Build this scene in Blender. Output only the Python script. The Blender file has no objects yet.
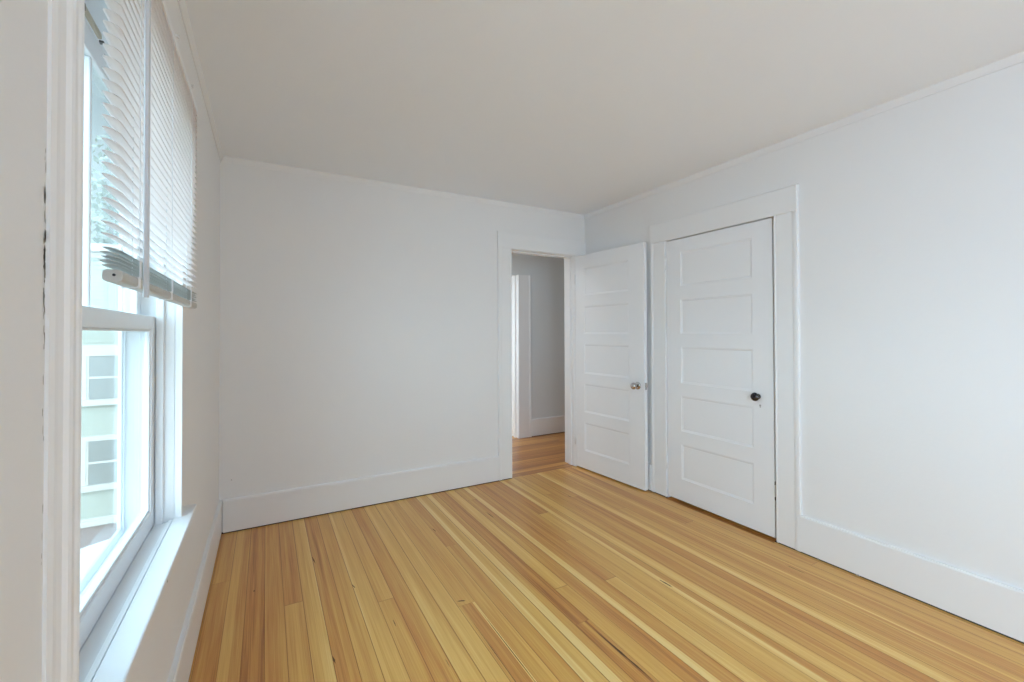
import bpy, bmesh, math, random
from mathutils import Vector, Matrix
random.seed(7)
sc = bpy.context.scene
COL = sc.collection

# ------------------------------------------------------------------ camera
cam_d = bpy.data.cameras.new('camera'); cam = bpy.data.objects.new('camera', cam_d); COL.objects.link(cam)
F_PX = 435.85
cam_d.sensor_fit = 'HORIZONTAL'; cam_d.sensor_width = 36.0
cam_d.lens = F_PX / 1024 * 36.0
cam_d.shift_y = (327.88 - 341.0) / 1024.0
cam_d.clip_start = 0.02; cam_d.clip_end = 400
yaw, pit, rol = .5134, .0116, -.0033
sy, cy_, cp, sp, cr, sr = math.sin(yaw), math.cos(yaw), math.cos(pit), math.sin(pit), math.cos(rol), math.sin(rol)
fw = Vector((sy*cp, cy_*cp, sp)); rt = Vector((cy_, -sy, 0)); up = rt.cross(fw)
rt2 = cr*rt + sr*up; up2 = -sr*rt + cr*up
EYE = 1.288
cam.matrix_world = Matrix(((rt2.x, up2.x, -fw.x, 0), (rt2.y, up2.y, -fw.y, 0), (rt2.z, up2.z, -fw.z, EYE), (0, 0, 0, 1)))
sc.camera = cam

# ------------------------------------------------------------------ view, world, sun, area lights
sc.view_settings.view_transform = 'Standard'; sc.view_settings.look = 'None'
sc.view_settings.gamma = 1.0; sc.view_settings.use_curve_mapping = False
sc.view_settings.exposure = 0.31
sc.cycles.use_denoising = True
sc.cycles.max_bounces = 16; sc.cycles.diffuse_bounces = 10; sc.cycles.transparent_max_bounces = 24
sc.cycles.sample_clamp_indirect = 8.0
sc.cycles.caustics_reflective = False; sc.cycles.caustics_refractive = False

w = bpy.data.worlds.new('sky'); sc.world = w; w.use_nodes = True
nt = w.node_tree; nt.nodes.clear()
wo = nt.nodes.new('ShaderNodeOutputWorld'); bg = nt.nodes.new('ShaderNodeBackground')
tc = nt.nodes.new('ShaderNodeTexCoord'); sep = nt.nodes.new('ShaderNodeSeparateXYZ')
ramp = nt.nodes.new('ShaderNodeValToRGB')
ramp.color_ramp.elements[0].position = 0.0; ramp.color_ramp.elements[0].color = (.80, .93, .95, 1)
ramp.color_ramp.elements[1].position = 0.7; ramp.color_ramp.elements[1].color = (.62, .80, .95, 1)
nt.links.new(tc.outputs['Generated'], sep.inputs[0]); nt.links.new(sep.outputs['Z'], ramp.inputs[0])
nt.links.new(ramp.outputs[0], bg.inputs[0]); bg.inputs[1].default_value = .95
nt.links.new(bg.outputs[0], wo.inputs[0])

def light(name, kind, loc, direction, energy, color, size=(1, 1), spread=None):
    d = bpy.data.lights.new(name, kind); o = bpy.data.objects.new(name, d); COL.objects.link(o)
    o.location = loc; o.rotation_euler = Vector(direction).to_track_quat('-Z', 'Y').to_euler()
    d.energy = energy; d.color = color
    if kind == 'AREA':
        d.shape = 'RECTANGLE'; d.size, d.size_y = size
        if spread: d.spread = spread
    return o
# sun on the street side, and the broad bright sky that faces the windows (a very soft distant source)
sun = light('sun', 'SUN', (0, -20, 30), (-.35, .75, -.75), 1.0, (1, .97, .90)); sun.data.angle = math.radians(1)
sky_glow = light('bright_sky', 'SUN', (-20, 0, 20), (1, .56, -.24), 14, (.69, .87, 1.03)); sky_glow.data.angle = math.radians(120)
# room fill added at two unseen windows, then daylight from across the hall
light('side_window_fill', 'AREA', (-.29, -1.85, 1.35), (1, 0, 0), 42, (.68, .865, 1.14), (1.15, 1.25))
light('back_window_fill', 'AREA', (.35, -2.93, 1.35), (0, 1, 0), 9, (.655, .875, 1.16), (.85, 1.25))
light('daylight_far_room', 'AREA', (.33, 6.2, 1.40), (1, -.0, 0), 26, (.76, .93, 1.06), (1.2, 1.3))
light('hall_fill', 'AREA', (1.2, 4.1, 2.36), (0, 0, -1), 11, (.93, .97, 1.0), (.3, .3))  # unseen lamp added to brighten the hall

# ------------------------------------------------------------------ materials
def mat(name, color, rough=.5, bump=0, bscale=200, metal=0, var=0, vscale=3, spec=.5, coat=0):
    m = bpy.data.materials.new(name); m.use_nodes = True
    n = m.node_tree.nodes; l = m.node_tree.links; b = n['Principled BSDF']
    b.inputs['Base Color'].default_value = (*color, 1); b.inputs['Roughness'].default_value = rough
    b.inputs['Metallic'].default_value = metal; b.inputs['Specular IOR Level'].default_value = spec
    b.inputs['Coat Weight'].default_value = coat
    t = n.new('ShaderNodeTexCoord')
    if var:
        no = n.new('ShaderNodeTexNoise'); no.inputs['Scale'].default_value = vscale; no.inputs['Detail'].default_value = 4
        mx = n.new('ShaderNodeMix'); mx.data_type = 'RGBA'
        mx.inputs['A'].default_value = (*[c*(1-var) for c in color], 1); mx.inputs['B'].default_value = (*[min(1, c*(1+var)) for c in color], 1)
        l.new(t.outputs['Object'], no.inputs['Vector']); l.new(no.outputs['Fac'], mx.inputs['Factor']); l.new(mx.outputs['Result'], b.inputs['Base Color'])
    if bump:
        no = n.new('ShaderNodeTexNoise'); no.inputs['Scale'].default_value = bscale; no.inputs['Detail'].default_value = 5
        bu = n.new('ShaderNodeBump'); bu.inputs['Strength'].default_value = bump; bu.inputs['Distance'].default_value = .002
        l.new(t.outputs['Object'], no.inputs['Vector']); l.new(no.outputs['Fac'], bu.inputs['Height']); l.new(bu.outputs[0], b.inputs['Normal'])
    return m
M = {}
M['wall'] = mat('wall_paint', (.80, .80, .80), .55, .25, 60, var=.012, vscale=2)
M['ceil'] = mat('ceiling_paint', (.85, .885, .935), .7, .2, 50, var=.012, vscale=1.5)
M['trim'] = mat('trim_paint', (.81, .815, .82), .42, .12, 35, var=.01, vscale=4)
M['door'] = mat('door_paint', (.82, .83, .845), .36, .10, 30, var=.01, vscale=3)
M['sash'] = mat('sash_paint', (.76, .78, .80), .35, .1, 40)
M['nickel'] = mat('satin_nickel', (.55, .52, .49), .25, metal=1)
M['black'] = mat('black_knob', (.012, .012, .018), .18, coat=.5)
M['hingew'] = mat('painted_hinge', (.74, .74, .74), .4)
M['dark'] = mat('gap_shade_and_dark_marks', (.03, .028, .03), .8)
M['plastic'] = mat('white_plastic', (.80, .81, .83), .35)
M['stacksl'] = mat('slat_stack_shaded', (.52, .52, .50), .45)  # darkened copy of the slats: shade of the stack put into the colour
M['tan'] = mat('tan_metal', (.50, .44, .33), .45, var=.1, vscale=30)
M['chip'] = mat('chipped_paint', (.33, .32, .30), .9)
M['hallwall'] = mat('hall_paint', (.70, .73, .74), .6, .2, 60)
M['siding'] = mat('pale_siding', (.45, .48, .42), .8, var=.05, vscale=1)
M['htrim'] = mat('house_trim', (.66, .64, .60), .7)
M['hglass'] = mat('house_glass', (.29, .31, .30), .15)
M['roof'] = mat('roof_shingle', (.58, .60, .62), .9, var=.15, vscale=8)
M['found'] = mat('foundation', (.33, .27, .26), .9, var=.1)
M['ground'] = mat('pavement', (.50, .46, .40), .95, var=.18, vscale=.35)
M['leaf'] = mat('leaves', (.36, .42, .35), .8, var=.35, vscale=4)
M['bark'] = mat('bark', (.25, .21, .18), .9)

def glass_mat():
    m = bpy.data.materials.new('window_glass'); m.use_nodes = True
    n = m.node_tree.nodes; l = m.node_tree.links; n.remove(n['Principled BSDF'])
    tr = n.new('ShaderNodeBsdfTransparent'); tr.inputs[0].default_value = (.90, .965, .97, 1)
    gl = n.new('ShaderNodeBsdfGlossy'); gl.inputs['Roughness'].default_value = .01
    lw = n.new('ShaderNodeLayerWeight'); lw.inputs['Blend'].default_value = .5      # facing = 1 - |cos|, the same on both faces of the pane
    pw = n.new('ShaderNodeMath'); pw.operation = 'POWER'; pw.inputs[1].default_value = 5; l.new(lw.outputs['Facing'], pw.inputs[0])
    fr = n.new('ShaderNodeMath'); fr.operation = 'MULTIPLY_ADD'; fr.inputs[1].default_value = .96; fr.inputs[2].default_value = .04; l.new(pw.outputs[0], fr.inputs[0])
    mx = n.new('ShaderNodeMixShader'); l.new(fr.outputs[0], mx.inputs[0]); l.new(tr.outputs[0], mx.inputs[1]); l.new(gl.outputs[0], mx.inputs[2])
    l.new(mx.outputs[0], n['Material Output'].inputs[0]); return m
M['glass'] = glass_mat()
def slat_mat():
    m = bpy.data.materials.new('blind_slat'); m.use_nodes = True
    n = m.node_tree.nodes; l = m.node_tree.links; n.remove(n['Principled BSDF'])
    d = n.new('ShaderNodeBsdfDiffuse'); d.inputs[0].default_value = (.94, .92, .92, 1)
    t = n.new('ShaderNodeBsdfTranslucent'); t.inputs[0].default_value = (.96, .90, .88, 1)
    g = n.new('ShaderNodeBsdfGlossy'); g.inputs['Roughness'].default_value = .35
    a = n.new('ShaderNodeMixShader'); a.inputs[0].default_value = .5; l.new(d.outputs[0], a.inputs[1]); l.new(t.outputs[0], a.inputs[2])
    b = n.new('ShaderNodeMixShader'); b.inputs[0].default_value = .05; l.new(a.outputs[0], b.inputs[1]); l.new(g.outputs[0], b.inputs[2])
    l.new(b.outputs[0], n['Material Output'].inputs[0]); return m
M['slat'] = slat_mat()

def floor_mat():
    """oiled fir boards: 'tone' (0 red-brown heartwood .. 1 pale sapwood) and 'seed' come from each board's faces; the grain runs along object Y"""
    m = bpy.data.materials.new('fir_floor_boards'); m.use_nodes = True
    n = m.node_tree.nodes; l = m.node_tree.links; b = n['Principled BSDF']
    tc = n.new('ShaderNodeTexCoord')
    at = n.new('ShaderNodeAttribute'); at.attribute_name = 'tone'
    sd = n.new('ShaderNodeAttribute'); sd.attribute_name = 'seed'
    cb = n.new('ShaderNodeCombineXYZ'); l.new(sd.outputs['Fac'], cb.inputs[2])
    add = n.new('ShaderNodeVectorMath'); add.operation = 'ADD'; l.new(tc.outputs['Object'], add.inputs[0]); l.new(cb.outputs[0], add.inputs[1])
    def noise(sx, sy_, detail, rough=.55):
        mp = n.new('ShaderNodeVectorMath'); mp.operation = 'MULTIPLY'; mp.inputs[1].default_value = (sx, sy_, 37.0)
        no = n.new('ShaderNodeTexNoise'); no.inputs['Scale'].default_value = 1; no.inputs['Detail'].default_value = detail; no.inputs['Roughness'].default_value = rough
        l.new(add.outputs[0], mp.inputs[0]); l.new(mp.outputs[0], no.inputs['Vector']); return no.outputs['Fac']
    def math_(op, a, bb):
        q = n.new('ShaderNodeMath'); q.operation = op
        for i, v in enumerate((a, bb)):
            if isinstance(v, (int, float)): q.inputs[i].default_value = v
            else: l.new(v, q.inputs[i])
        return q.outputs[0]
    fine = math_('MULTIPLY', math_('SUBTRACT', noise(260, 3.0, 3), .5), .62)
    mid = math_('MULTIPLY', math_('SUBTRACT', noise(48, .9, 3), .5), .75)
    broad = math_('MULTIPLY', math_('SUBTRACT', noise(9, .8, 2), .5), .30)
    tot = math_('ADD', math_('ADD', at.outputs['Fac'], fine), math_('ADD', mid, broad))
    r = n.new('ShaderNodeValToRGB'); cr_ = r.color_ramp
    cr_.elements[0].position = -0.0; cr_.elements[0].color = FC[0]
    cr_.elements[1].position = 1.0; cr_.elements[1].color = FC[-1]
    for i in range(1, len(FC)-1):
        e = cr_.elements.new(i/(len(FC)-1)); e.color = FC[i]
    l.new(tot, r.inputs[0]); l.new(r.outputs[0], b.inputs['Base Color'])
    b.inputs['Roughness'].default_value = .34; b.inputs['Specular IOR Level'].default_value = .5; b.inputs['Coat Weight'].default_value = .2; b.inputs['Coat Roughness'].default_value = .22
    bu = n.new('ShaderNodeBump'); bu.inputs['Strength'].default_value = .12; bu.inputs['Distance'].default_value = .001
    l.new(noise(200, 4, 3), bu.inputs['Height']); l.new(bu.outputs[0], b.inputs['Normal'])
    return m
FC = [(.34, .120, .022, 1), (.58, .255, .055, 1), (.68, .375, .090, 1), (.77, .475, .130, 1), (.86, .625, .240, 1)]
M['floor'] = floor_mat()

# ------------------------------------------------------------------ mesh helpers
def bx(bm, x0, x1, y0, y1, z0, z1):
    v = [bm.verts.new((x, y, z)) for z in (z0, z1) for y in (y0, y1) for x in (x0, x1)]
    for f in ((0, 2, 3, 1), (4, 5, 7, 6), (0, 1, 5, 4), (2, 6, 7, 3), (0, 4, 6, 2), (1, 3, 7, 5)):
        bm.faces.new([v[i] for i in f])
def prism(bm, prof, axis, t0, t1):
    """extrude a closed 2-D profile along an axis: axis 'y' -> profile (x,z); 'x' -> (y,z); 'z' -> (x,y)"""
    def P(p, t):
        return {'y': (p[0], t, p[1]), 'x': (t, p[0], p[1]), 'z': (p[0], p[1], t)}[axis]
    a = [bm.verts.new(P(p, t0)) for p in prof]; b = [bm.verts.new(P(p, t1)) for p in prof]
    n = len(prof)
    for i in range(n): bm.faces.new((a[i], a[(i+1) % n], b[(i+1) % n], b[i]))
    bm.faces.new(a[::-1]); bm.faces.new(b)
def lathe(bm, prof, seg=28, mat4=Matrix()):
    """profile (r, h) turned round local Z"""
    rings = []
    for r, h in prof:
        if r < 1e-5: rings.append([bm.verts.new(mat4 @ Vector((0, 0, h)))])
        else: rings.append([bm.verts.new(mat4 @ Vector((r*math.cos(2*math.pi*k/seg), r*math.sin(2*math.pi*k/seg), h))) for k in range(seg)])
    for A, B in zip(rings, rings[1:]):
        for k in range(seg):
            k2 = (k+1) % seg
            if len(A) == 1 and len(B) == 1: continue
            if len(A) == 1: bm.faces.new((A[0], B[k2], B[k]))
            elif len(B) == 1: bm.faces.new((A[k], A[k2], B[0]))
            else: bm.faces.new((A[k], A[k2], B[k2], B[k]))
def obj(name, bm, m, parent=None, smooth=False, bevel=0, structure=False):
    bmesh.ops.recalc_face_normals(bm, faces=bm.faces[:])
    me = bpy.data.meshes.new(name); bm.to_mesh(me); bm.free()
    me.materials.append(m)
    if smooth:
        for p in me.polygons: p.use_smooth = True
    o = bpy.data.objects.new(name, me); COL.objects.link(o)
    if parent: o.parent = parent
    if bevel:
        md = o.modifiers.new('bevel', 'BEVEL'); md.width = bevel; md.segments = 2; md.limit_method = 'ANGLE'
    if structure: o['kind'] = 'structure'
    return o
def new(): return bmesh.new()
def empty(name, loc, rz=0, structure=False):
    o = bpy.data.objects.new(name, None); COL.objects.link(o); o.location = loc; o.rotation_euler = (0, 0, rz); o.empty_display_size = .1
    if structure: o['kind'] = 'structure'
    return o
def tag(o, label, cat, group=None, kind=None):
    o['label'] = label; o['category'] = cat
    if group: o['group'] = group
    if kind: o['kind'] = kind
    return o
def st(o, label, cat): o['label'] = label; o['category'] = cat; o['kind'] = 'structure'; return o
def boxes(name, lst, m, parent=None, bevel=0, structure=False):
    b = new()
    for q in lst: bx(b, *q)
    return obj(name, b, m, parent, bevel=bevel, structure=structure)

# ------------------------------------------------------------------ room sizes
XL, XR, YF, YB, ZC = -.263, 2.736, 3.387, -2.90, 2.445
WT = .157                       # wall thickness
WY0, WY1, WZ0, WZ1 = .893, 1.800, .684, 2.025   # window opening
DX0, DX1, DZ = 1.900, 2.605, 2.038              # hall door opening
CY0, CY1, CZ = 1.552, 2.384, 2.004              # closet opening
HY = 4.615                      # far wall of the hall
HX0, HX1 = -.263, 4.6

# ------------------------------------------------------------------ walls, ceiling
S2Y0, S2Y1 = -2.47, -1.23         # side window added behind the camera for fill light
o = boxes('wall_left', [
    (XL-.138, XL, YB-WT, S2Y0, 0, ZC), (XL-.138, XL, S2Y0, S2Y1, 0, .684), (XL-.138, XL, S2Y0, S2Y1, WZ1, ZC),
    (XL-.138, XL, S2Y1, WY0, 0, ZC), (XL-.138, XL, WY0, WY1, 0, WZ0-.035), (XL-.138, XL, WY0, WY1, WZ1, ZC),
    (XL-.138, XL, WY1, YF+WT, 0, ZC)], M['wall'])
st(o, 'painted window wall on the left of the room', 'wall')
o = boxes('wall_far', [(XL, DX0, YF, YF+WT, 0, ZC), (DX0, DX1, YF, YF+WT, DZ, ZC), (DX1, HX1, YF, YF+WT, 0, ZC)], M['wall'])
st(o, 'white far wall with the doorway to the hall', 'wall')
o = boxes('wall_right', [(XR, XR+WT, YB-WT, CY0, 0, ZC), (XR, XR+WT, CY0, CY1, CZ, ZC), (XR, XR+WT, CY1, YF, 0, ZC)], M['wall'])
st(o, 'white right wall with the closed closet door', 'wall')
BX0, BX1 = -.10, .80  # opening for the back window, added for its light
o = boxes('wall_back', [(XL, BX0, YB-WT, YB, 0, ZC), (BX1, XR, YB-WT, YB, 0, ZC), (BX0, BX1, YB-WT, YB, 0, .684), (BX0, BX1, YB-WT, YB, WZ1, ZC)], M['wall'])
st(o, 'white wall behind the camera with an added window for fill light', 'wall')
o = boxes('ceiling', [(XL-WT, XR+WT, YB-WT, YF+WT, ZC, ZC+.12)], M['ceil']); st(o, 'plain off-white ceiling', 'ceiling')
# closet behind the closed door
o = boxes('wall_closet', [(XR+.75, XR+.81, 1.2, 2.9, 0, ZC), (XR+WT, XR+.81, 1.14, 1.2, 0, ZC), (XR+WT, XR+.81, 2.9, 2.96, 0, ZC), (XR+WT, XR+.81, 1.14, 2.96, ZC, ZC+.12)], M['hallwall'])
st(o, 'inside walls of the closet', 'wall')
# hall and the room across it
JX = 2.690
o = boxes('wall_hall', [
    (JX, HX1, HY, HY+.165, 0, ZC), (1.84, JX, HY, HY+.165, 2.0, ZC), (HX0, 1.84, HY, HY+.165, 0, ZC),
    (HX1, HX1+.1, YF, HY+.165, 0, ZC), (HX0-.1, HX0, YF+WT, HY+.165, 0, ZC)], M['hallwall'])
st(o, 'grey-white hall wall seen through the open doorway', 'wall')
o = boxes('ceiling_hall', [(HX0-.1, HX1+.1, YF+WT, 7.6, ZC, ZC+.12)], M['ceil']); st(o, 'ceiling of the hall', 'ceiling')
o = boxes('wall_far_room', [(.2, .3, HY+.165, 5.6, 0, ZC), (.2, .3, 6.8, 7.5, 0, ZC), (.2, .3, 5.6, 6.8, 0, .7), (.2, .3, 5.6, 6.8, 2.1, ZC),
    (.2, 4.2, 7.5, 7.6, 0, ZC), (4.1, 4.2, HY+.165, 7.5, 0, ZC)], M['wall']); st(o, 'walls of the room across the hall', 'wall')

# ------------------------------------------------------------------ floor boards
SEAM = .0015
# board: (x0, x1, [(y0, y1, [(fraction, tone) ...]) ...])   fraction = share of the board's width, from its left edge
B_ = []
YN, YE = YB, YF + .002
def board(x0, x1, *segs): B_.append((x0, x1, segs))
A_ = (YN, YE)
board(-.262, -.241, (*A_, [(1, .35)]))
board(-.241, -.160, (YN, 2.72, [(1, .34)]), (2.72, YE, [(1, .42)]))
board(-.160, -.082, (*A_, [(.5, .62), (.5, .40)]))
board(-.082, -.003, (YN, .9, [(1, .45)]), (.9, YE, [(1, .24)]))
board(-.003, .077, (*A_, [(.12, .5), (.88, .38)]))
board(.077, .158, (YN, 2.339, [(1, .52)]), (2.339, YE, [(1, .37)]))
board(.158, .233, (*A_, [(.48, .55), (.27, .74), (.25, .85)]))
board(.233, .312, (*A_, [(.55, .26), (.45, .38)]))
board(.312, .387, (*A_, [(1, .50)]))
board(.387, .470, (YN, 1.56, [(1, .42)]), (1.56, YE, [(.25, .76), (.75, .58)]))
board(.470, .545, (YN, 2.148, [(.5, .50), (.5, .40)]), (2.148, YE, [(1, .55)]))
board(.545, .630, (YN, 1.0, [(1, .55)]), (1.0, YE, [(.6, .30), (.4, .38)]))
board(.630, .711, (*A_, [(.3, .72), (.7, .60)]))
board(.711, .790, (YN, .9, [(1, .35)]), (.9, YE, [(.5, .60), (.5, .66)]))
board(.790, .876, (YN, 1.925, [(.18, .45), (.66, .24), (.16, .85)]), (1.925, YE, [(1, .46)]))
board(.876, .947, (*A_, [(1, .55)]))
board(.947, 1.024, (YN, 2.5, [(1, .40)]), (2.5, YE, [(1, .36)]))
board(1.024, 1.107, (*A_, [(.38, .95), (.62, .64)]))
board(1.107, 1.190, (*A_, [(.5, .92), (.5, .40)]))
board(1.190, 1.266, (YN, 1.55, [(.45, .30), (.2, .42), (.15, .02), (.2, .35)]), (1.55, YE, [(.4, .28), (.35, .36), (.25, .20)]))
board(1.266, 1.345, (YN, 1.815, [(1, .58)]), (1.815, YE, [(.3, .62), (.7, .72)]))
board(1.345, 1.424, (YN, 3.1, [(.5, .36), (.5, .24)]), (3.1, YE, [(1, .4)]))
board(1.424, 1.536, (*A_, [(.36, .92), (.64, .34)]))
board(1.536, 1.614, (YN, 1.75, [(1, .74)]), (1.75, YE, [(1, .34)]))
board(1.614, 1.689, (YN, 2.2, [(1, .46)]), (2.2, YE, [(1, .34)]))
board(1.689, 1.771, (YN, 2.614, [(.6, .66), (.4, .58)]), (2.614, YE, [(1, .28)]))
board(1.771, 1.846, (*A_, [(.45, .84), (.55, .40)]))
board(1.846, 1.924, (*A_, [(.85, .76), (.15, .5)]))
board(1.924, 2.004, (YN, 2.9, [(.6, .42), (.4, .36)]), (2.9, YE, [(1, .5)]))
board(2.004, 2.087, (*A_, [(1, .46)]))
board(2.087, 2.159, (YN, 2.75, [(1, .28)]), (2.75, YE, [(1, .4)]))
board(2.159, 2.235, (*A_, [(.65, .82), (.35, .50)]))
board(2.235, 2.310, (YN, 2.4, [(1, .44)]), (2.4, YE, [(1, .36)]))
board(2.310, 2.380, (*A_, [(1, .34)]))
board(2.380, 2.460, (*A_, [(.42, .50), (.13, .86), (.45, .45)]))
board(2.460, 2.545, (YN, 2.0, [(.8, .34), (.2, .5)]), (2.0, YE, [(1, .30)]))
board(2.545, 2.625, (*A_, [(.5, .5), (.5, .44)]))
board(2.625, 2.705, (YN, 1.3, [(1, .48)]), (1.3, YE, [(1, .40)]))
board(2.705, 2.737, (YN, CY0, [(1, .45)]), (CY0, CY1, [(1, .06)]), (CY1, YE, [(1, .45)]))  # stretch before the closet door toned dark for the shade there
def floor_obj(name, boards, zt, along='y', th=.02):
    bm = new(); tl = bm.faces.layers.float.new('tone'); sl = bm.faces.layers.float.new('seed')
    def quad(x0, x1, y0, y1, z, tone, seed):
        f = bm.faces.new([bm.verts.new(p) for p in ((x0, y0, z), (x1, y0, z), (x1, y1, z), (x0, y1, z))]); f[tl] = tone; f[sl] = seed
    rr = random.Random(3)
    xs0 = min(b[0] for b in boards); xs1 = max(b[1] for b in boards)
    ys0 = min(s[0] for b in boards for s in b[2]); ys1 = max(s[1] for b in boards for s in b[2])
    quad(xs0, xs1, ys0, ys1, zt-.0012, -.45, 0)            # dark bottom of the seams
    for x0, x1, segs in boards:
        for y0, y1, subs in segs:
            sd = rr.random()*9; x = x0; dt = rr.uniform(-.03, .03); n = len(subs)
            gap = SEAM*rr.uniform(.35, 1.15); gl = gap if y0 > ys0 + .01 else 0
            for i, (fr, tone) in enumerate(subs):
                xe = x + (x1-x0)*fr
                a = x + (gap if i == 0 else 0); b = xe - (gap if i == n-1 else 0)
                quad(a, b, y0 + gl*1.6, y1, zt, tone + dt, sd + (0 if n == 1 else i*.002)); x = xe
    # body
    for q in ((xs0, ys0, xs1, ys0), (xs1, ys0, xs1, ys1), (xs1, ys1, xs0, ys1), (xs0, ys1, xs0, ys0)):
        f = bm.faces.new([bm.verts.new(p) for p in ((q[0], q[1], zt-th), (q[2], q[3], zt-th), (q[2], q[3], zt-.0012), (q[0], q[1], zt-.0012))]); f[tl] = .4
    f = bm.faces.new([bm.verts.new(p) for p in ((xs0, ys0, zt-th), (xs0, ys1, zt-th), (xs1, ys1, zt-th), (xs1, ys0, zt-th))]); f[tl] = .4
    me = bpy.data.meshes.new(name); bm.to_mesh(me); bm.free(); me.materials.append(M['floor'])
    o = bpy.data.objects.new(name, me); COL.objects.link(o); return o
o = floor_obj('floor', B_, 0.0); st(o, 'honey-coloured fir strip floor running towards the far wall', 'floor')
# closet floor (boards carry on under the door)
o = floor_obj('floor_closet', [(XR+.001+i*.08, XR+.001+(i+1)*.08-.0, [(1.2, 2.9, [(1, t)])]) for i, t in enumerate((.2, .3, .5, .4, .6, .4, .5, .4, .5))], 0.0)
st(o, 'strip floor under the closet door', 'floor')
# hall floor: boards run across, built along y then turned
hb = []; rr = random.Random(11); p = 0
tones = [.10, .26, .06, .20, .28, .10, -.02, .14, .24, .16, .12, .24, .3, .2, .1]
for i in range(52):
    wd = .083; t = tones[i] if i < len(tones) else rr.uniform(.2, .6)
    jy = rr.uniform(1.0, 4.5)
    hb.append((p, p+wd, [(0, jy, [(1, t)]), (jy, HX1-HX0, [(1, t+rr.uniform(-.1, .1))])])); p += wd
o = floor_obj('floor_hall', hb, 0.0)
# local (x,y) -> world (HX1 - y, YF + x)
o.matrix_world = Matrix(((0, -1, 0, HX1), (1, 0, 0, YF+.003), (0, 0, 1, -.0005), (0, 0, 0, 1)))
st(o, 'darker strip floor of the hall, boards running across', 'floor')
# knots, splits and gouges
def mark(bm, x, y, L, wd, ang=0):
    n = 9; c, s = math.cos(ang), math.sin(ang); top = []; bot = []
    for i in range(n):
        t = i/(n-1); u = (t-.5)*L; h = wd*.5*math.sin(math.pi*t)**.7*random.uniform(.6, 1.2)
        top.append((x + c*h - s*u, y + s*h + c*u)); bot.append((x - c*h*.7 - s*u, y - s*h*.7 + c*u))
    vs = [bm.verts.new((a, b, .0006)) for a, b in top] + [bm.verts.new((a, b, .0006)) for a, b in bot[::-1]]
    bm.faces.new(vs)
bm = new()
for q in ((1.789, 1.575, .085, .012, .05), (.236, 1.858, .05, .008, .1), (1.246, 1.33, .34, .010, .03), (1.383, 2.779, .12, .008, .05), (.50, 1.96, .05, .004, 0),
          (.805, 1.5, .7, .0028, .0), (.868, 1.55, .62, .004, 0), (.238, 2.73, .10, .006, .1), (1.846, 1.80, .30, .003, 0), (2.505, 1.32, .11, .006, .02),
          (.39, 2.35, .05, .005, .2), (2.08, 2.78, .05, .006, .1), (.96, 2.75, .06, .006, .1), (.82, 1.96, .04, .012, 1.2), (.62, 1.62, .05, .003, 0), (-.05, 2.55, .02, .008, 0)):
    mark(bm, *q)
M['knot'] = mat('dark_knot', (.13, .065, .03), .8)
o = obj('trim_floor_knots', bm, M['knot']); st(o, 'dark knots and splits in the floor boards', 'floor')

# ------------------------------------------------------------------ base boards and ceiling mouldings
def base_prof(s):    # offsets from the wall plane, z ; s = +1/-1 into the room
    return [(0, .007), (s*.016, .007), (s*.0165, .189), (s*.0185, .190), (s*.0185, .207), (s*.0165, .211), (s*.0150, .216), (0, .2165)]
def crown_prof(s):
    return [(0, ZC-.038), (s*.005, ZC-.038), (s*.006, ZC-.030), (s*.009, ZC-.020), (s*.013, ZC-.010), (s*.015, ZC), (0, ZC)]
def run(name, prof_f, axis, wall, s, t0, t1, label, cat='moulding', z=None):
    bm = new(); prism(bm, [(wall+dx, z_) for dx, z_ in prof_f(s)], axis, t0, t1)
    return st(obj(name, bm, M['wall'] if 'trim' in name else M['trim']), label, cat)
run('baseboard_left', base_prof, 'y', XL, 1, YB, YF, 'tall white baseboard under the window', 'baseboard')
run('baseboard_far', base_prof, 'x', YF, -1, XL+.024, DX0-.135, 'tall white baseboard along the far wall', 'baseboard')
run('baseboard_right', base_prof, 'y', XR, -1, YB, CY0-.147, 'tall white baseboard on the right wall, this side of the closet', 'baseboard')
run('baseboard_corner', base_prof, 'y', XR, -1, CY1+.150, YF-.03, 'short white baseboard behind the open door', 'baseboard')
run('baseboard_back', base_prof, 'x', YB, 1, XL+.024, XR-.024, 'tall white baseboard of the back wall', 'baseboard')
run('baseboard_hall', base_prof, 'x', HY, -1, JX+.18, HX1, 'white baseboard in the hall', 'baseboard')
bm = new()  # dark strips put in as the shade under the baseboards
bx(bm, XL, XL+.013, YB, YF, .0002, .0065); bx(bm, XL+.013, DX0, YF-.013, YF, .0002, .0065)
bx(bm, XR-.013, XR, YB, CY0, .0002, .0065); bx(bm, XR-.013, XR, CY1, YF-.02, .0002, .0065); bx(bm, JX, HX1, HY-.012, HY, .0002, .0065)
st(obj('trim_gap_shade', bm, M['dark']), 'dark strips standing for the shade in the gap under the baseboards', 'baseboard')
run('trim_1', crown_prof, 'y', XL, 1, YB, YF, 'narrow ceiling moulding over the window wall')
run('trim_2', crown_prof, 'x', YF, -1, XL+.02, XR-.02, 'narrow ceiling moulding over the far wall')
run('trim_3', crown_prof, 'y', XR, -1, YB, YF, 'narrow ceiling moulding over the right wall')
run('trim_4', crown_prof, 'x', YB, 1, XL+.02, XR-.02, 'narrow ceiling moulding of the back wall')

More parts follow.
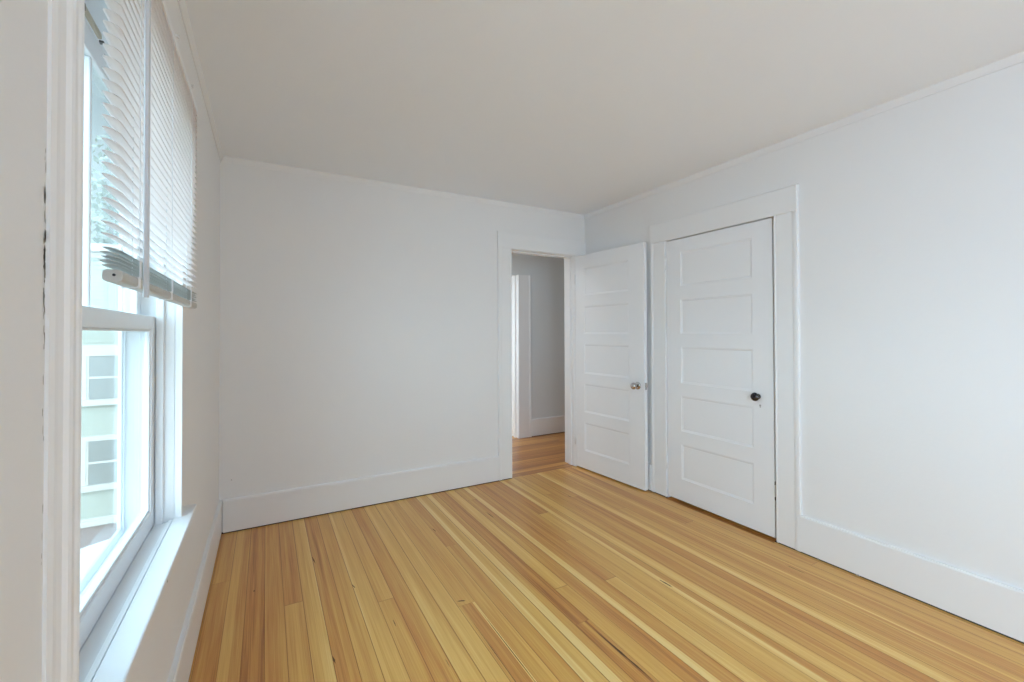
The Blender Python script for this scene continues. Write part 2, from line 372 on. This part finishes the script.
# ------------------------------------------------------------------ casings
def casing_v(bm, plane, s, u0, u1, z0, z1, axis, inner):
    """upright casing on a wall plane: u runs along the wall; inner = which end (0: u0, 1: u1) borders the opening"""
    W_ = u1-u0
    pf = [(0, 0), (0, .013), (.005, .0155), (.010, .014), (.014, .0125), (W_-.034, .0125), (W_-.028, .0145), (W_-.020, .0165), (W_-.006, .0165), (W_, .0135), (W_, 0)]
    if inner: pf = [(W_-a, b) for a, b in pf][::-1]
    if axis == 'y': prof = [(plane + s*b, u0 + a) for a, b in pf]
    else: prof = [(u0 + a, plane + s*b) for a, b in pf]
    prism(bm, prof, 'z', z0, z1)
# closet casing
def jamb_frame(name, label, parts): return st(boxes(name, parts, M['trim']), label, 'door frame')
bm = new()
casing_v(bm, XR, -1, CY0-.150, CY0-.010, .005, CZ, 'y', 1)
st(obj('trim_5', bm, M['trim']), 'right side casing of the closet door', 'casing')
bm = new(); casing_v(bm, XR, -1, CY1, CY1+.150, .005, CZ, 'y', 0)
st(obj('trim_6', bm, M['trim']), 'left side casing of the closet door', 'casing')
o = boxes('trim_7', [(XR-.019, XR, CY0-.149, CY1+.152, CZ, 2.155), (XR-.022, XR, CY0-.152, CY1+.155, 2.155, 2.162)], M['trim'], bevel=.0015); st(o, 'wide head casing over the closet door', 'casing')
jamb_frame('trim_8', 'closet door jamb and stop', [
    (XR+.042, XR+.055, CY0, CY0+.014, 0, CZ), (XR+.042, XR+.055, CY1-.014, CY1, 0, CZ), (XR+.042, XR+.055, CY0, CY1, CZ-.014, CZ)])
# hall door casing
bm = new(); casing_v(bm, YF, -1, DX0-.135, DX0, .005, DZ, 'x', 1)
st(obj('trim_9', bm, M['trim']), 'left side casing of the hall doorway', 'casing')
bm = new(); casing_v(bm, YF, -1, DX1, XR, 0, DZ, 'x', 0)
st(obj('trim_10', bm, M['trim']), 'right side casing of the hall doorway', 'casing')
o = boxes('trim_11', [(DX0-.138, XR, YF-.019, YF, DZ, 2.172), (DX0-.142, XR, YF-.022, YF, 2.172, 2.180)], M['trim'], bevel=.0015); st(o, 'wide head casing over the hall doorway', 'casing')
jamb_frame('trim_12', 'jamb and stop of the hall doorway', [
    (DX0, DX0+.004, YF-.002, YF+WT, 0, DZ), (DX1-.004, DX1, YF-.002, YF+WT, 0, DZ), (DX0, DX1, YF-.002, YF+WT, DZ-.004, DZ),
    (DX0, DX0+.014, YF+.045, YF+.085, 0, DZ), (DX1-.014, DX1, YF+.045, YF+.085, 0, DZ), (DX0, DX1, YF+.045, YF+.085, DZ-.016, DZ)])
# doorway across the hall
bm = new(); casing_v(bm, HY, -1, JX, JX+.18, 0, 2.0, 'x', 0)
st(obj('trim_13', bm, M['trim']), 'casing of the doorway across the hall', 'casing')
o = boxes('trim_14', [(JX-.004, JX, HY-.002, HY+.166, 0, 2.0), (JX-.018, JX-.004, HY+.05, HY+.09, 0, 2.0)], M['trim']); st(o, 'jamb of the doorway across the hall', 'door frame')
# strike plate in the far hall jamb
# ------------------------------------------------------------------ five-panel doors
PZ = [(.181, .443), (.543, .807), (.905, 1.178), (1.277, 1.536), (1.640, 1.898)]
def door_leaf(name, Wd, Hd, th, s0, s1, z_off, parent):
    """leaf in local coords: x 0..Wd along the leaf, y 0 (front) .. th, z z_off..; panels between x=s0 and x=s1"""
    bm = new()
    xs = [0, s0, s1, Wd]; zs = [z_off] + [v for p in PZ for v in p] + [Hd]
    for face_y, s in ((0, 1), (th, -1)):
        for i in range(3):
            for k in range(len(zs)-1):
                x0, x1, z0, z1 = xs[i], xs[i+1], zs[k], zs[k+1]
                if i == 1 and k % 2 == 1:
                    rings = [(0, 0), (.0015, .0025), (.009, .0042), (.014, .0068), (.017, .0064)]
                    prev = None
                    for ins, dep in rings:
                        y = face_y + s*dep
                        cur = [bm.verts.new(p) for p in ((x0+ins, y, z0+ins), (x1-ins, y, z0+ins), (x1-ins, y, z1-ins), (x0+ins, y, z1-ins))]
                        if prev:
                            for q in range(4): bm.faces.new((prev[q], prev[(q+1) % 4], cur[(q+1) % 4], cur[q]))
                        prev = cur
                    bm.faces.new(prev)
                else:
                    bm.faces.new([bm.verts.new(p) for p in ((x0, face_y, z0), (x1, face_y, z0), (x1, face_y, z1), (x0, face_y, z1))])
    z0, z1 = z_off, Hd
    for q in (((0, 0), (0, th)), ((Wd, 0), (Wd, th))):
        (xa, ya), (xb, yb) = q
        bm.faces.new([bm.verts.new(p) for p in ((xa, ya, z0), (xb, yb, z0), (xb, yb, z1), (xa, ya, z1))])
    for z in (z0, z1):
        bm.faces.new([bm.verts.new(p) for p in ((0, 0, z), (Wd, 0, z), (Wd, th, z), (0, th, z))])
    bmesh.ops.remove_doubles(bm, verts=bm.verts[:], dist=1e-5)
    return obj(name, bm, M['door'], parent)
def knob(parent, x, z, front, m, rose_m, s=-1, k=1.0):
    """round knob standing off the leaf's face; s -1: towards local -y"""
    R = Matrix.Translation((x, front, z)) @ (Matrix.Rotation(math.pi/2, 4, 'X') if s < 0 else Matrix.Rotation(-math.pi/2, 4, 'X'))
    bm = new(); r = .031 if k == 1 else .017
    lathe(bm, [(0, 0), (r, 0), (r, .004), (r*.87, .008), (r*.5, .010), (.0, .010)], 32, R)
    h = obj('rose', bm, rose_m, parent, smooth=True)
    bm = new(); lathe(bm, [(a_, b_*k) for a_, b_ in ((0, .008), (.011, .008), (.010, .028), (.016, .034), (.024, .040), (.0275, .050), (.026, .059), (.018, .065), (.010, .067), (.0, .067))], 32, R)
    return obj('door_knob', bm, m, parent, smooth=True)
def hinge(parent, x, y, z, m):
    bm = new()
    lathe(bm, [(0, -.045), (.006, -.045), (.006, .045), (0, .045)], 14, Matrix.Translation((x, y, z)))
    lathe(bm, [(0, .045), (.004, .046), (.005, .051), (0, .054)], 12, Matrix.Translation((x, y, z)))
    return obj('hinge', bm, m, parent, smooth=True)

# open door (door_1): hinge on the right of the hall doorway, swung back along the right wall
A = Vector((2.6045, 3.366, 0)); Bp = Vector((2.664, 2.548, 0))
d1 = empty('door_1', A, 0, True)
ex = (Bp-A).normalized(); ez = Vector((0, 0, 1)); ey = ez.cross(ex)       # local y = thickness direction
if ey.x < 0: ey = -ey
Ld = (Bp-A).length
Mx = Matrix(((ex.x, ey.x, 0, A.x), (ex.y, ey.y, 0, A.y), (0, 0, 1, 0), (0, 0, 0, 1)))
# rotation only (right handed check)
if ex.cross(ey).z < 0:
    # leaf is built along local -x instead so the frame stays right handed
    Mx = Matrix(((-ex.x, ey.x, 0, A.x), (-ex.y, ey.y, 0, A.y), (0, 0, 1, 0), (0, 0, 0, 1))); SG = -1
else: SG = 1
d1.matrix_world = Mx
st(d1, 'open white five-panel door with a brushed metal knob', 'door')
leaf = door_leaf('door_panel', Ld, 2.022, .035, .120, .660, .012, d1)
if SG < 0:
    for v in leaf.data.vertices: v.co.x *= -1
    leaf.data.flip_normals()
knob(d1, SG*(Ld-.068), .852, 0, M['nickel'], M['nickel'], -1)
knob(d1, SG*(Ld-.068), .852, .035, M['nickel'], M['nickel'], 1)
bm = new(); xx = SG*Ld
bx(bm, min(xx, xx+SG*.0015), max(xx, xx+SG*.0015), .005, .030, .822, .880)
bx(bm, min(xx, xx+SG*.011), max(xx, xx+SG*.011), .011, .024, .843, .860)
obj('latch', bm, M['nickel'], d1, bevel=.001)
for z in (.26, 1.80): hinge(d1, -SG*.004, -.004, z, M['hingew'])

# closet door (door_2)
d2 = empty('door_2', (XR, CY1-.005, 0), -math.pi/2, True)      # local x -> world -y ; local y -> world +x
st(d2, 'closed white five-panel closet door with a black knob', 'door')
WdC = (CY1-.005) - (CY0+.0065)
door_leaf('door_panel', WdC, 1.998, .035, .130, .690, .019, d2)
knob(d2, WdC-.097, .878, 0, M['black'], M['black'], -1, .72)
bm = new(); lathe(bm, [(0, .0), (.006, 0), (.006, .0015), (0, .002)], 14, Matrix.Translation((WdC-.085, 0, .822)) @ Matrix.Rotation(math.pi/2, 4, 'X'))
bx(bm, WdC-.087, WdC-.083, -.0016, 0, .808, .822)
obj('keyhole', bm, mat('keyhole_grey', (.35, .34, .34), .5), d2)
for z in (.27, 1.82): hinge(d2, -.003, -.006, z, M['trim'])
M['plate'] = mat('strike_metal', (.35, .33, .32), .35, metal=.8)
bm = new(); bx(bm, WdC+.0005, WdC+.0035, -.001, .02, .25, .27); bx(bm, WdC+.0005, WdC+.0035, -.001, .02, .345, .365)
obj('bolt_mark', bm, M['dark'], d2)

# ------------------------------------------------------------------ the window (window_1)
w1 = empty('window_1', (XL, 1.343, WZ0), 0, True); st(w1, 'white double-hung window with the blind half raised', 'window')
def wpart(name, lst, m, bevel=.0015, parent=None, smooth=False):
    bm = new()
    for q in lst: bx(bm, *[v - o_ for v, o_ in zip(q, (XL, XL, 1.343, 1.343, WZ0, WZ0))])
    return obj(name, bm, m, parent or w1, bevel=bevel)
def wx(d): return -d                      # depth d outside the room's origin plane
# jamb liner, stops, exterior
wpart('jamb', [(-.400, -.262, WY0-.004, WY0, WZ0-.03, WZ1), (-.400, -.262, WY1, WY1+.004, WZ0-.03, WZ1), (-.400, -.262, WY0, WY1, WZ1-.001, WZ1+.004)], M['sash'], 0)
wpart('stop', [(-.311, -.290, WY1-.011, WY1, WZ0-.02, WZ1), (-.311, -.290, WY0, WY0+.011, WZ0-.02, WZ1), (-.311, -.290, WY0, WY1, WZ1-.011, WZ1)], M['sash'], .003)
wpart('stop', [(-.400, -.386, WY1-.010, WY1, WZ0-.06, WZ1), (-.400, -.386, WY0, WY0+.010, WZ0-.06, WZ1), (-.400, -.386, WY0, WY1, WZ1-.010, WZ1)], M['sash'], .002)
# upper sash
UG0, UG1 = WY0+.002, WY1-.002
ust = .045
us = wpart('upper_sash', [(-.384, -.350, UG0, UG0+ust, 1.300, 1.985), (-.384, -.350, UG1-ust, UG1, 1.300, 1.985),
      (-.384, -.350, UG0+ust, UG1-ust, 1.926, 1.985), (-.384, -.350, UG0+ust, UG1-ust, 1.300, 1.338), (-.368, -.352, 1.3365, 1.3495, 1.338, 1.926)], M['sash'], .003)
wpart('glass', [(-.362, -.359, UG0+ust-.004, UG1-ust+.004, 1.334, 1.930)], M['glass'], 0)
# lower sash
wpart('lower_sash', [(-.346, -.313, UG0, UG0+ust, .672, 1.345), (-.346, -.313, UG1-ust, UG1, .672, 1.345),
      (-.346, -.313, UG0+ust, UG1-ust, .672, .730), (-.346, -.313, UG0+ust, UG1-ust, 1.302, 1.345)], M['sash'], .003)
wpart('glass', [(-.331, -.328, UG0+ust-.004, UG1-ust+.004, .726, 1.306)], M['glass'], 0)
# bead round the lower pane
wpart('glazing_bead', [(-.328, -.318, UG0+ust, UG0+ust+.006, .730, 1.302), (-.328, -.318, UG1-ust-.006, UG1-ust, .730, 1.302), (-.328, -.318, UG0+ust, UG1-ust, .730, .738), (-.328, -.318, UG0+ust, UG1-ust, 1.296, 1.302)], M['sash'], .002)
# storm window
sf = wpart('storm_frame', [(-.400, -.390, WY0+.010, WY0+.024, .66, 2.015), (-.400, -.390, WY1-.024, WY1-.010, .66, 2.015),
      (-.400, -.390, WY0+.024, WY1-.024, 1.985, 2.015), (-.400, -.390, WY0+.024, WY1-.024, .655, .685), (-.400, -.390, WY0+.024, WY1-.024, 1.312, 1.334)], M['sash'], .002)
wpart('storm_track', [(-.390, -.386, WY1-.016, WY1-.004, .66, 2.0), (-.390, -.386, WY0+.004, WY0+.016, .66, 2.0)], M['sash'], .001)
# sill outside, stool inside
bm = new(); prism(bm, [(-.50-XL, .600-WZ0), (-.50-XL, .636-WZ0), (-.350-XL, .668-WZ0), (-.312-XL, .668-WZ0), (-.312-XL, .600-WZ0)], 'y', WY0-1.343, WY1-1.343)
obj('sill', bm, M['sash'], w1)
wpart('sill_strip', [(-.3115, -.2655, WY0, WY1, .650, .6745)], M['sash'], .001)
wpart('sill_bead', [(-.277, -.2655, WY0, WY1, .6745, .681)], M['sash'], .002)
stool = wpart('stool', [(-.264, -.213, .775, 1.912, .660, .684)], M['sash'], .004)
# narrow moulded casings, hugging the opening
def wcasing(y_in, sgn, W_=.055):
    pf = [(0, 0), (0, .020), (.004, .0215), (.009, .020), (.013, .0175), (.022, .0165), (.026, .0185), (.031, .016), (.036, .011), (.046, .0085), (.053, .0075), (W_, .004), (W_, 0)]
    prof = [(b_, y_in + sgn*a_ - 1.343) for a_, b_ in pf]
    bm = new(); prism(bm, prof if sgn < 0 else prof[::-1], 'z', 0, WZ1-WZ0+.002)
    return obj('casing', bm, M['trim'], w1)
wcasing(WY1, 1); wcasing(WY0, -1, .062)
wpart('head_casing', [(XL, XL+.019, WY0-.056, WY1+.056, WZ1+.002, WZ1+.058), (XL, XL+.023, WY0-.058, WY1+.058, WZ1+.058, WZ1+.066)], M['trim'], .0015)
# tan bracket at the middle of the head
br = wpart('head_bracket', [(-.349, -.342, 1.262, 1.372, 1.987, 2.000)], M['tan'], .001)
wpart('bracket_end', [(-.3495, -.3415, 1.256, 1.264, 1.9865, 2.001), (-.3495, -.341, 1.380, 1.390, 1.9845, 1.990)], mat('bracket_steel', (.12, .12, .11), .4), .0005)
# paint chips: along the casing's outer edge and on the stool
def chips(seedn, n, z0, z1, fn, name, wmin, wmax):
    r = random.Random(seedn); bm = new()
    for i in range(n):
        z = r.uniform(z0, z1); h = r.uniform(.004, .022); wd = r.uniform(wmin, wmax); fn(bm, z, h, wd, r)
    return obj(name, bm, M['chip'], w1)
# windows added behind the camera to let in fill light
def added_window(name, label, axis, a0, a1, z0, z1, plane, out):
    """frame, mid rail, glass; axis 'y' = in a wall of constant x"""
    e = empty(name, (plane, (a0+a1)/2, z0) if axis == 'y' else ((a0+a1)/2, plane, z0), 0, True); st(e, label, 'window')
    ox, oy, oz = e.location
    def q(u0, u1, d0, d1, zz0, zz1):
        lo, hi = sorted((plane+out*d0, plane+out*d1))
        return (lo-ox, hi-ox, u0-oy, u1-oy, zz0-oz, zz1-oz) if axis == 'y' else (u0-ox, u1-ox, lo-oy, hi-oy, zz0-oz, zz1-oz)
    zm = (z0+z1)/2
    boxes('window_frame', [q(a0, a0+.045, .04, .08, z0, z1), q(a1-.045, a1, .04, .08, z0, z1), q(a0+.045, a1-.045, .04, .08, z0, z0+.05), q(a0+.045, a1-.045, .04, .08, z1-.05, z1), q(a0+.045, a1-.045, .04, .08, zm-.02, zm+.02)], M['sash'], e)
    boxes('glass', [q(a0+.045, a1-.045, .058, .061, z0+.05, z1-.05)], M['glass'], e)  # glass of the added windows only
    boxes('casing', [q(a0-.11, a0, -.02, 0, z0, z1), q(a1, a1+.11, -.02, 0, z0, z1), q(a0-.11, a1+.11, -.02, 0, z1, z1+.13), q(a0-.13, a1+.13, -.05, 0, z0-.025, z0)], M['trim'], e)  # casing of the added windows only
    return e
added_window('window_2_added', 'unseen window added nearer the back of the room to light it', 'y', S2Y0, S2Y1, .684, WZ1, XL, -1)
added_window('window_3_added', 'unseen window added in the wall behind the camera to light the room', 'x', BX0, BX1, .684, WZ1, YB, -1)

# chipped paint line where the near casing meets its back edge, and nicks elsewhere
def chip_patch(bm, p0, u, v, n, rnd):
    """ragged thin flake: centre p0, half axes u, v"""
    nrm = Vector(u).cross(Vector(v)).normalized()*.0002
    vs = []
    for k in range(n):
        a = 2*math.pi*k/n; r = rnd.uniform(.55, 1.1)
        vs.append(bm.verts.new(Vector(p0) + Vector(u)*math.cos(a)*r + Vector(v)*math.sin(a)*r + nrm*0))
    bm.faces.new(vs)
rnd = random.Random(5); bm = new()
ox = Vector((XL, 1.343, WZ0))
for (za, zb, n, ww) in ((1.48, 1.54, 5, .0004), (1.42, 1.49, 11, .0007), (1.37, 1.425, 14, .0015), (1.28, 1.37, 14, .0009), (1.18, 1.28, 5, .0005), (.95, 1.18, 6, .0005)):
    for i in range(n):
        z = rnd.uniform(za, zb); y = .8268 + rnd.uniform(-.0022, .0022)
        chip_patch(bm, Vector((XL+.0004, y, z)) - ox, (0, ww*rnd.uniform(.4, 1.4)*2.2, 0), (0, 0, rnd.uniform(.003, .011)), 7, rnd)
obj('paint_chip', bm, M['chip'], w1)
bm = new(); chip_patch(bm, Vector((-.2128, 1.375, .673)) - ox, (0, .006, 0), (0, 0, .004), 7, rnd); obj('paint_chip', bm, M['chip'], stool)

# ------------------------------------------------------------------ the venetian blind
BY0, BY1, BXc = .908, 1.798, -.2155
blind = empty('venetian_blind', (BXc, 1.344, 2.05)); tag(blind, 'white mini venetian blind half raised over the window', 'blind')
BO = Vector((BXc, 1.344, 2.05))
def slat(z, tilt, y0, y1, m, x=BXc, wdt=.025, rock=0, crown=.0022, name='slat'):
    """curved thin slat; tilt > 0 drops the room edge"""
    bm = new(); n = 6; th = .00035; c, s = math.cos(tilt), math.sin(tilt); rows = []
    for k in range(n+1):
        u = (k/n-.5)*wdt; h = crown*(1-(2*k/n-1)**2)
        rows.append((u*c + h*s, -u*s + h*c))
    nx, nz = s*th, c*th
    L = y1-y0; r = .006
    def ring(y, sc_):
        return [(x-BO.x + a*sc_, y-BO.y, z-BO.z + b*sc_ + rock*(y-BO.y)) for a, b in rows]
    cols = [ring(y0, .45), ring(y0+.0025, .85), ring(y0+.007, 1), ring((y0+y1)/2, 1), ring(y1-.007, 1), ring(y1-.0025, .85), ring(y1, .45)]
    top = [[bm.verts.new((p[0]+nx, p[1], p[2]+nz)) for p in c_] for c_ in cols]
    bot = [[bm.verts.new((p[0]-nx, p[1], p[2]-nz)) for p in c_] for c_ in cols]
    for g in (top, bot):
        for a, b in zip(g, g[1:]):
            for i in range(n): bm.faces.new((a[i], a[i+1], b[i+1], b[i]))
    for i in range(n):
        bm.faces.new((top[0][i], top[0][i+1], bot[0][i+1], bot[0][i])); bm.faces.new((top[-1][i], top[-1][i+1], bot[-1][i+1], bot[-1][i]))
    for j in range(len(cols)-1):
        for k in (0, n): bm.faces.new((top[j][k], top[j+1][k], bot[j+1][k], bot[j][k]))
    return obj(name, bm, m, blind, smooth=True)
nS = 32; z_top = 2.0245
for i in range(nS):
    z = z_top - .0187*i
    t = 17 + random.uniform(-1, 1)
    slat(z, math.radians(t), BY0, BY1, M['slat'])
z_last = z_top - .0187*(nS-1)
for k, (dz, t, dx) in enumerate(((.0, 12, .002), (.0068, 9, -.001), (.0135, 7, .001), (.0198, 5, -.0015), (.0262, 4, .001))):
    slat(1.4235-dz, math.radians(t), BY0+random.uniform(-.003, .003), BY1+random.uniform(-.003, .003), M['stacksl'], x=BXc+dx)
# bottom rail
def rrect(cx, cz, w_, h_, r, n=5):
    pts = []
    for (sx, sz, a0) in ((1, 1, 0), (-1, 1, 90), (-1, -1, 180), (1, -1, 270)):
        for k in range(n+1):
            a = math.radians(a0 + 90*k/n); pts.append((cx + sx*(w_/2-r) + r*math.cos(a), cz + sz*(h_/2-r) + r*math.sin(a)))
    return pts
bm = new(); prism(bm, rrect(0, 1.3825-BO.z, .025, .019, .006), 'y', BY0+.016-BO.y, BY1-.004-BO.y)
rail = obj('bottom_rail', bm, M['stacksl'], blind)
bm = new(); lathe(bm, [(0, 0), (.0022, 0), (.0022, .001), (0, .001)], 12, Matrix.Translation((.002, BY0+.0157-BO.y, 1.3835-BO.z)) @ Matrix.Rotation(math.pi/2, 4, 'X')); obj('end_hole', bm, M['dark'], rail)
# head rail
bm = new(); prism(bm, rrect(-.001, 2.045-BO.z, .024, .022, .003), 'y', BY0-BO.y, BY1-BO.y); hr = obj('head_rail', bm, M['plastic'], blind)
for yy in (1.40, 1.66, 1.03):
    bm = new(); bx(bm, -.030, .016, yy-.006-BO.y, yy+.006-BO.y, 2.0555-BO.z, 2.060-BO.z); obj('bracket', bm, M['plastic'], hr)
for yy in (1.40, 1.66):
    bm = new(); bx(bm, .010, .0155, yy-BO.y, yy+.006-BO.y, 2.056-BO.z, 2.063-BO.z); obj('bracket_tip', bm, M['dark'], hr)
# ladder cords and lift cords
def cyl(bm, p, q, r, seg=8):
    p, q = Vector(p), Vector(q); d = q-p; R = d.to_track_quat('Z', 'Y').to_matrix().to_4x4(); R.translation = p
    lathe(bm, [(0, 0), (r, 0), (r, d.length), (0, d.length)], seg, R)
for yy in (1.03, 1.344, 1.655):
    bm = new()
    for dx in (-.0122, .0128): cyl(bm, (dx, yy-BO.y, 1.39-BO.z), (dx, yy-BO.y, 2.036-BO.z), .0006)
    cyl(bm, (.0, yy+.012-BO.y, 1.38-BO.z), (.0, yy+.012-BO.y, 2.036-BO.z), .0007)
    obj('ladder_cord', bm, M['plastic'], blind)
    bm = new(); bx(bm, -.0138, .0142, yy-.006-BO.y, yy+.006-BO.y, 1.3725-BO.z, 1.3925-BO.z); bx(bm, .0132, .0152, yy-.0045-BO.y, yy+.0045-BO.y, 1.39-BO.z, 1.424-BO.z)
    obj('cord_clip', bm, M['plastic'], blind, bevel=.001)
# tilt wand
wy = .994; wxx = -.1865
bm = new(); cyl(bm, (wxx-BO.x, wy-BO.y, 1.353-BO.z), (wxx-BO.x, wy-BO.y, 2.015-BO.z), .0046, 6)
cyl(bm, (wxx-BO.x, wy-BO.y, 2.015-BO.z), (wxx-.006-BO.x, wy-BO.y, 2.034-BO.z), .002, 8)
obj('tilt_wand', bm, mat('wand_plastic', (.60, .62, .66), .3), blind)

# ------------------------------------------------------------------ nicks on the walls
bm = new(); chip_patch(bm, (-.195, YF-.0004, .335), (.005, 0, 0), (0, 0, .003), 7, rnd)
for x_, w_ in ((.42, .006), (.95, .010), (1.28, .012), (1.30, .005)):
    chip_patch(bm, (x_, YF-.0178, .007), (w_, 0, 0), (0, 0, .005), 7, rnd)
st(obj('trim_15', bm, M['chip']), 'small nicks on the far wall and its baseboard', 'wall')
bm = new()
for y_, w_ in ((1.31, .010), (1.12, .012)):
    chip_patch(bm, (XR-.0180, y_, .006), (0, w_, 0), (0, 0, .005), 7, rnd)
st(obj('trim_16', bm, M['chip']), 'small nicks along the right baseboard', 'wall')

# ------------------------------------------------------------------ outside
GZ = -5.3
o = boxes('ground', [(-60, 40, -30, 90, GZ-.2, GZ)], M['ground']); st(o, 'pale sunlit pavement below the window', 'ground')
house = empty('neighbour_house', (-5.0, 19.5, GZ)); tag(house, 'pale green flat-roofed clapboard house with white trim across the yard', 'house')
HO = Vector((-5.0, 19.5, GZ)); HXa, HXb, HYa, HYb = -9.2, -2.6, 17.0, 23.0
def hb_(name, lst, m, parent=None, bevel=0):
    bm = new()
    for q in lst: bx(bm, q[0]-HO.x, q[1]-HO.x, q[2]-HO.y, q[3]-HO.y, q[4]-HO.z, q[5]-HO.z)
    return obj(name, bm, m, parent or house, bevel=bevel)
bm = new()
bx(bm, HXa-HO.x, HXb-HO.x, HYa-HO.y, HYb-HO.y, -4.2-HO.z, 3.6-HO.z)
z = -4.2
while z < 3.5:       # clapboards: each course a thin wedge
    for (x0, x1) in ((HXa, HXb),):
        prism(bm, [(HYa-HO.y-.018, z-HO.z), (HYa-HO.y, z-HO.z), (HYa-HO.y, z+.125-HO.z), (HYa-HO.y-.004, z+.125-HO.z)], 'x', x0-HO.x, x1-HO.x)
    prism(bm, [(HXb-HO.x+.018, z-HO.z), (HXb-HO.x, z-HO.z), (HXb-HO.x, z+.125-HO.z), (HXb-HO.x+.004, z+.125-HO.z)], 'y', HYa-HO.y, HYb-HO.y)
    z += .125
obj('wall', bm, M['siding'], house)
hb_('foundation', [(HXa+.03, HXb-.03, HYa+.03, HYb-.03, GZ, -4.2)], M['found'])
hb_('water_table', [(HXa-.03, HXb+.03, HYa-.05, HYa+.0, -4.25, -4.02)], M['htrim'])
hb_('frieze', [(HXa, HXb, HYa-.05, HYa, .80, .98)], M['htrim'])
hb_('corner_board', [(HXa-.02, HXa+.12, HYa-.04, HYa, -4.0, 3.6)], M['htrim']); hb_('corner_board', [(HXb-.12, HXb+.03, HYa-.04, HYa, -4.0, 3.6)], M['htrim'])
hb_('cornice', [(HXa-.25, HXb+.25, HYa-.28, HYb+.2, 3.66, 3.86), (HXa-.10, HXb+.10, HYa-.12, HYb+.1, 3.50, 3.66)], M['htrim'], bevel=.03)
hb_('roof', [(HXa-.2, HXb+.2, HYa-.2, HYb+.15, 3.86, 3.92)], M['roof'])
def hwin(x0, x1, z0, z1):
    f = hb_('window', [(x0-.13, x0, HYa-.06, HYa, z0-.02, z1+.14), (x1, x1+.13, HYa-.06, HYa, z0-.02, z1+.14), (x0, x1, HYa-.06, HYa, z1, z1+.14), (x0-.18, x1+.18, HYa-.12, HYa, z0-.17, z0),
        (x0, x0+.05, HYa-.045, HYa, z0, z1), (x1-.05, x1, HYa-.045, HYa, z0, z1), (x0+.05, x1-.05, HYa-.045, HYa, (z0+z1)/2-.03, (z0+z1)/2+.03)], M['htrim'])
    g = hb_('pane', [(x0+.05, x1-.05, HYa-.035, HYa-.022, z0, z1)], M['hglass']); g.parent = f
for zz in ((-.60, .66), (-3.06, -1.80)):
    for xx in (-4.50, -7.0): hwin(xx, xx+1.05, *zz)

def tree(name, label, x, y, h, r, seed, zc):
    rnd = random.Random(seed); e = empty(name, (x, y, GZ)); tag(e, label, 'tree', 'trees beyond the neighbour house')
    bm = new(); lathe(bm, [(0, 0), (.22, 0), (.16, h*.4), (.06, h*.85), (0, h*.86)], 10)
    for k in range(9):
        a = rnd.uniform(0, 6.28); z0 = h*rnd.uniform(.35, .7)
        cyl(bm, (0, 0, z0), (math.cos(a)*r*.8, math.sin(a)*r*.8, z0 + r*rnd.uniform(.4, 1)), .05, 6)
    obj('trunk', bm, M['bark'], e)
    bm = new()
    for k in range(2600):
        v = Vector((rnd.gauss(0, 1), rnd.gauss(0, 1), rnd.gauss(0, 1))).normalized()*rnd.random()**.45
        c = Vector((v.x*r, v.y*r, zc + v.z*h*.36)); s = rnd.uniform(.09, .22)
        a = Vector((rnd.uniform(-1, 1), rnd.uniform(-1, 1), rnd.uniform(-1, 1))).normalized(); b = a.orthogonal().normalized()
        bm.faces.new([bm.verts.new(c + q) for q in (a*s, b*s*.5, -a*s, -b*s*.5)])
    obj('leaves', bm, M['leaf'], e)
tree('leafy_tree', 'leafy tree rising close behind the flat-roofed neighbour house', -6.3, 26.8, 15.0, 3.4, 1, 10.6)
tree('leafy_tree', 'leafy tree standing farther back, left of the other tree', -14.5, 34, 15.5, 3.6, 2, 11.0)
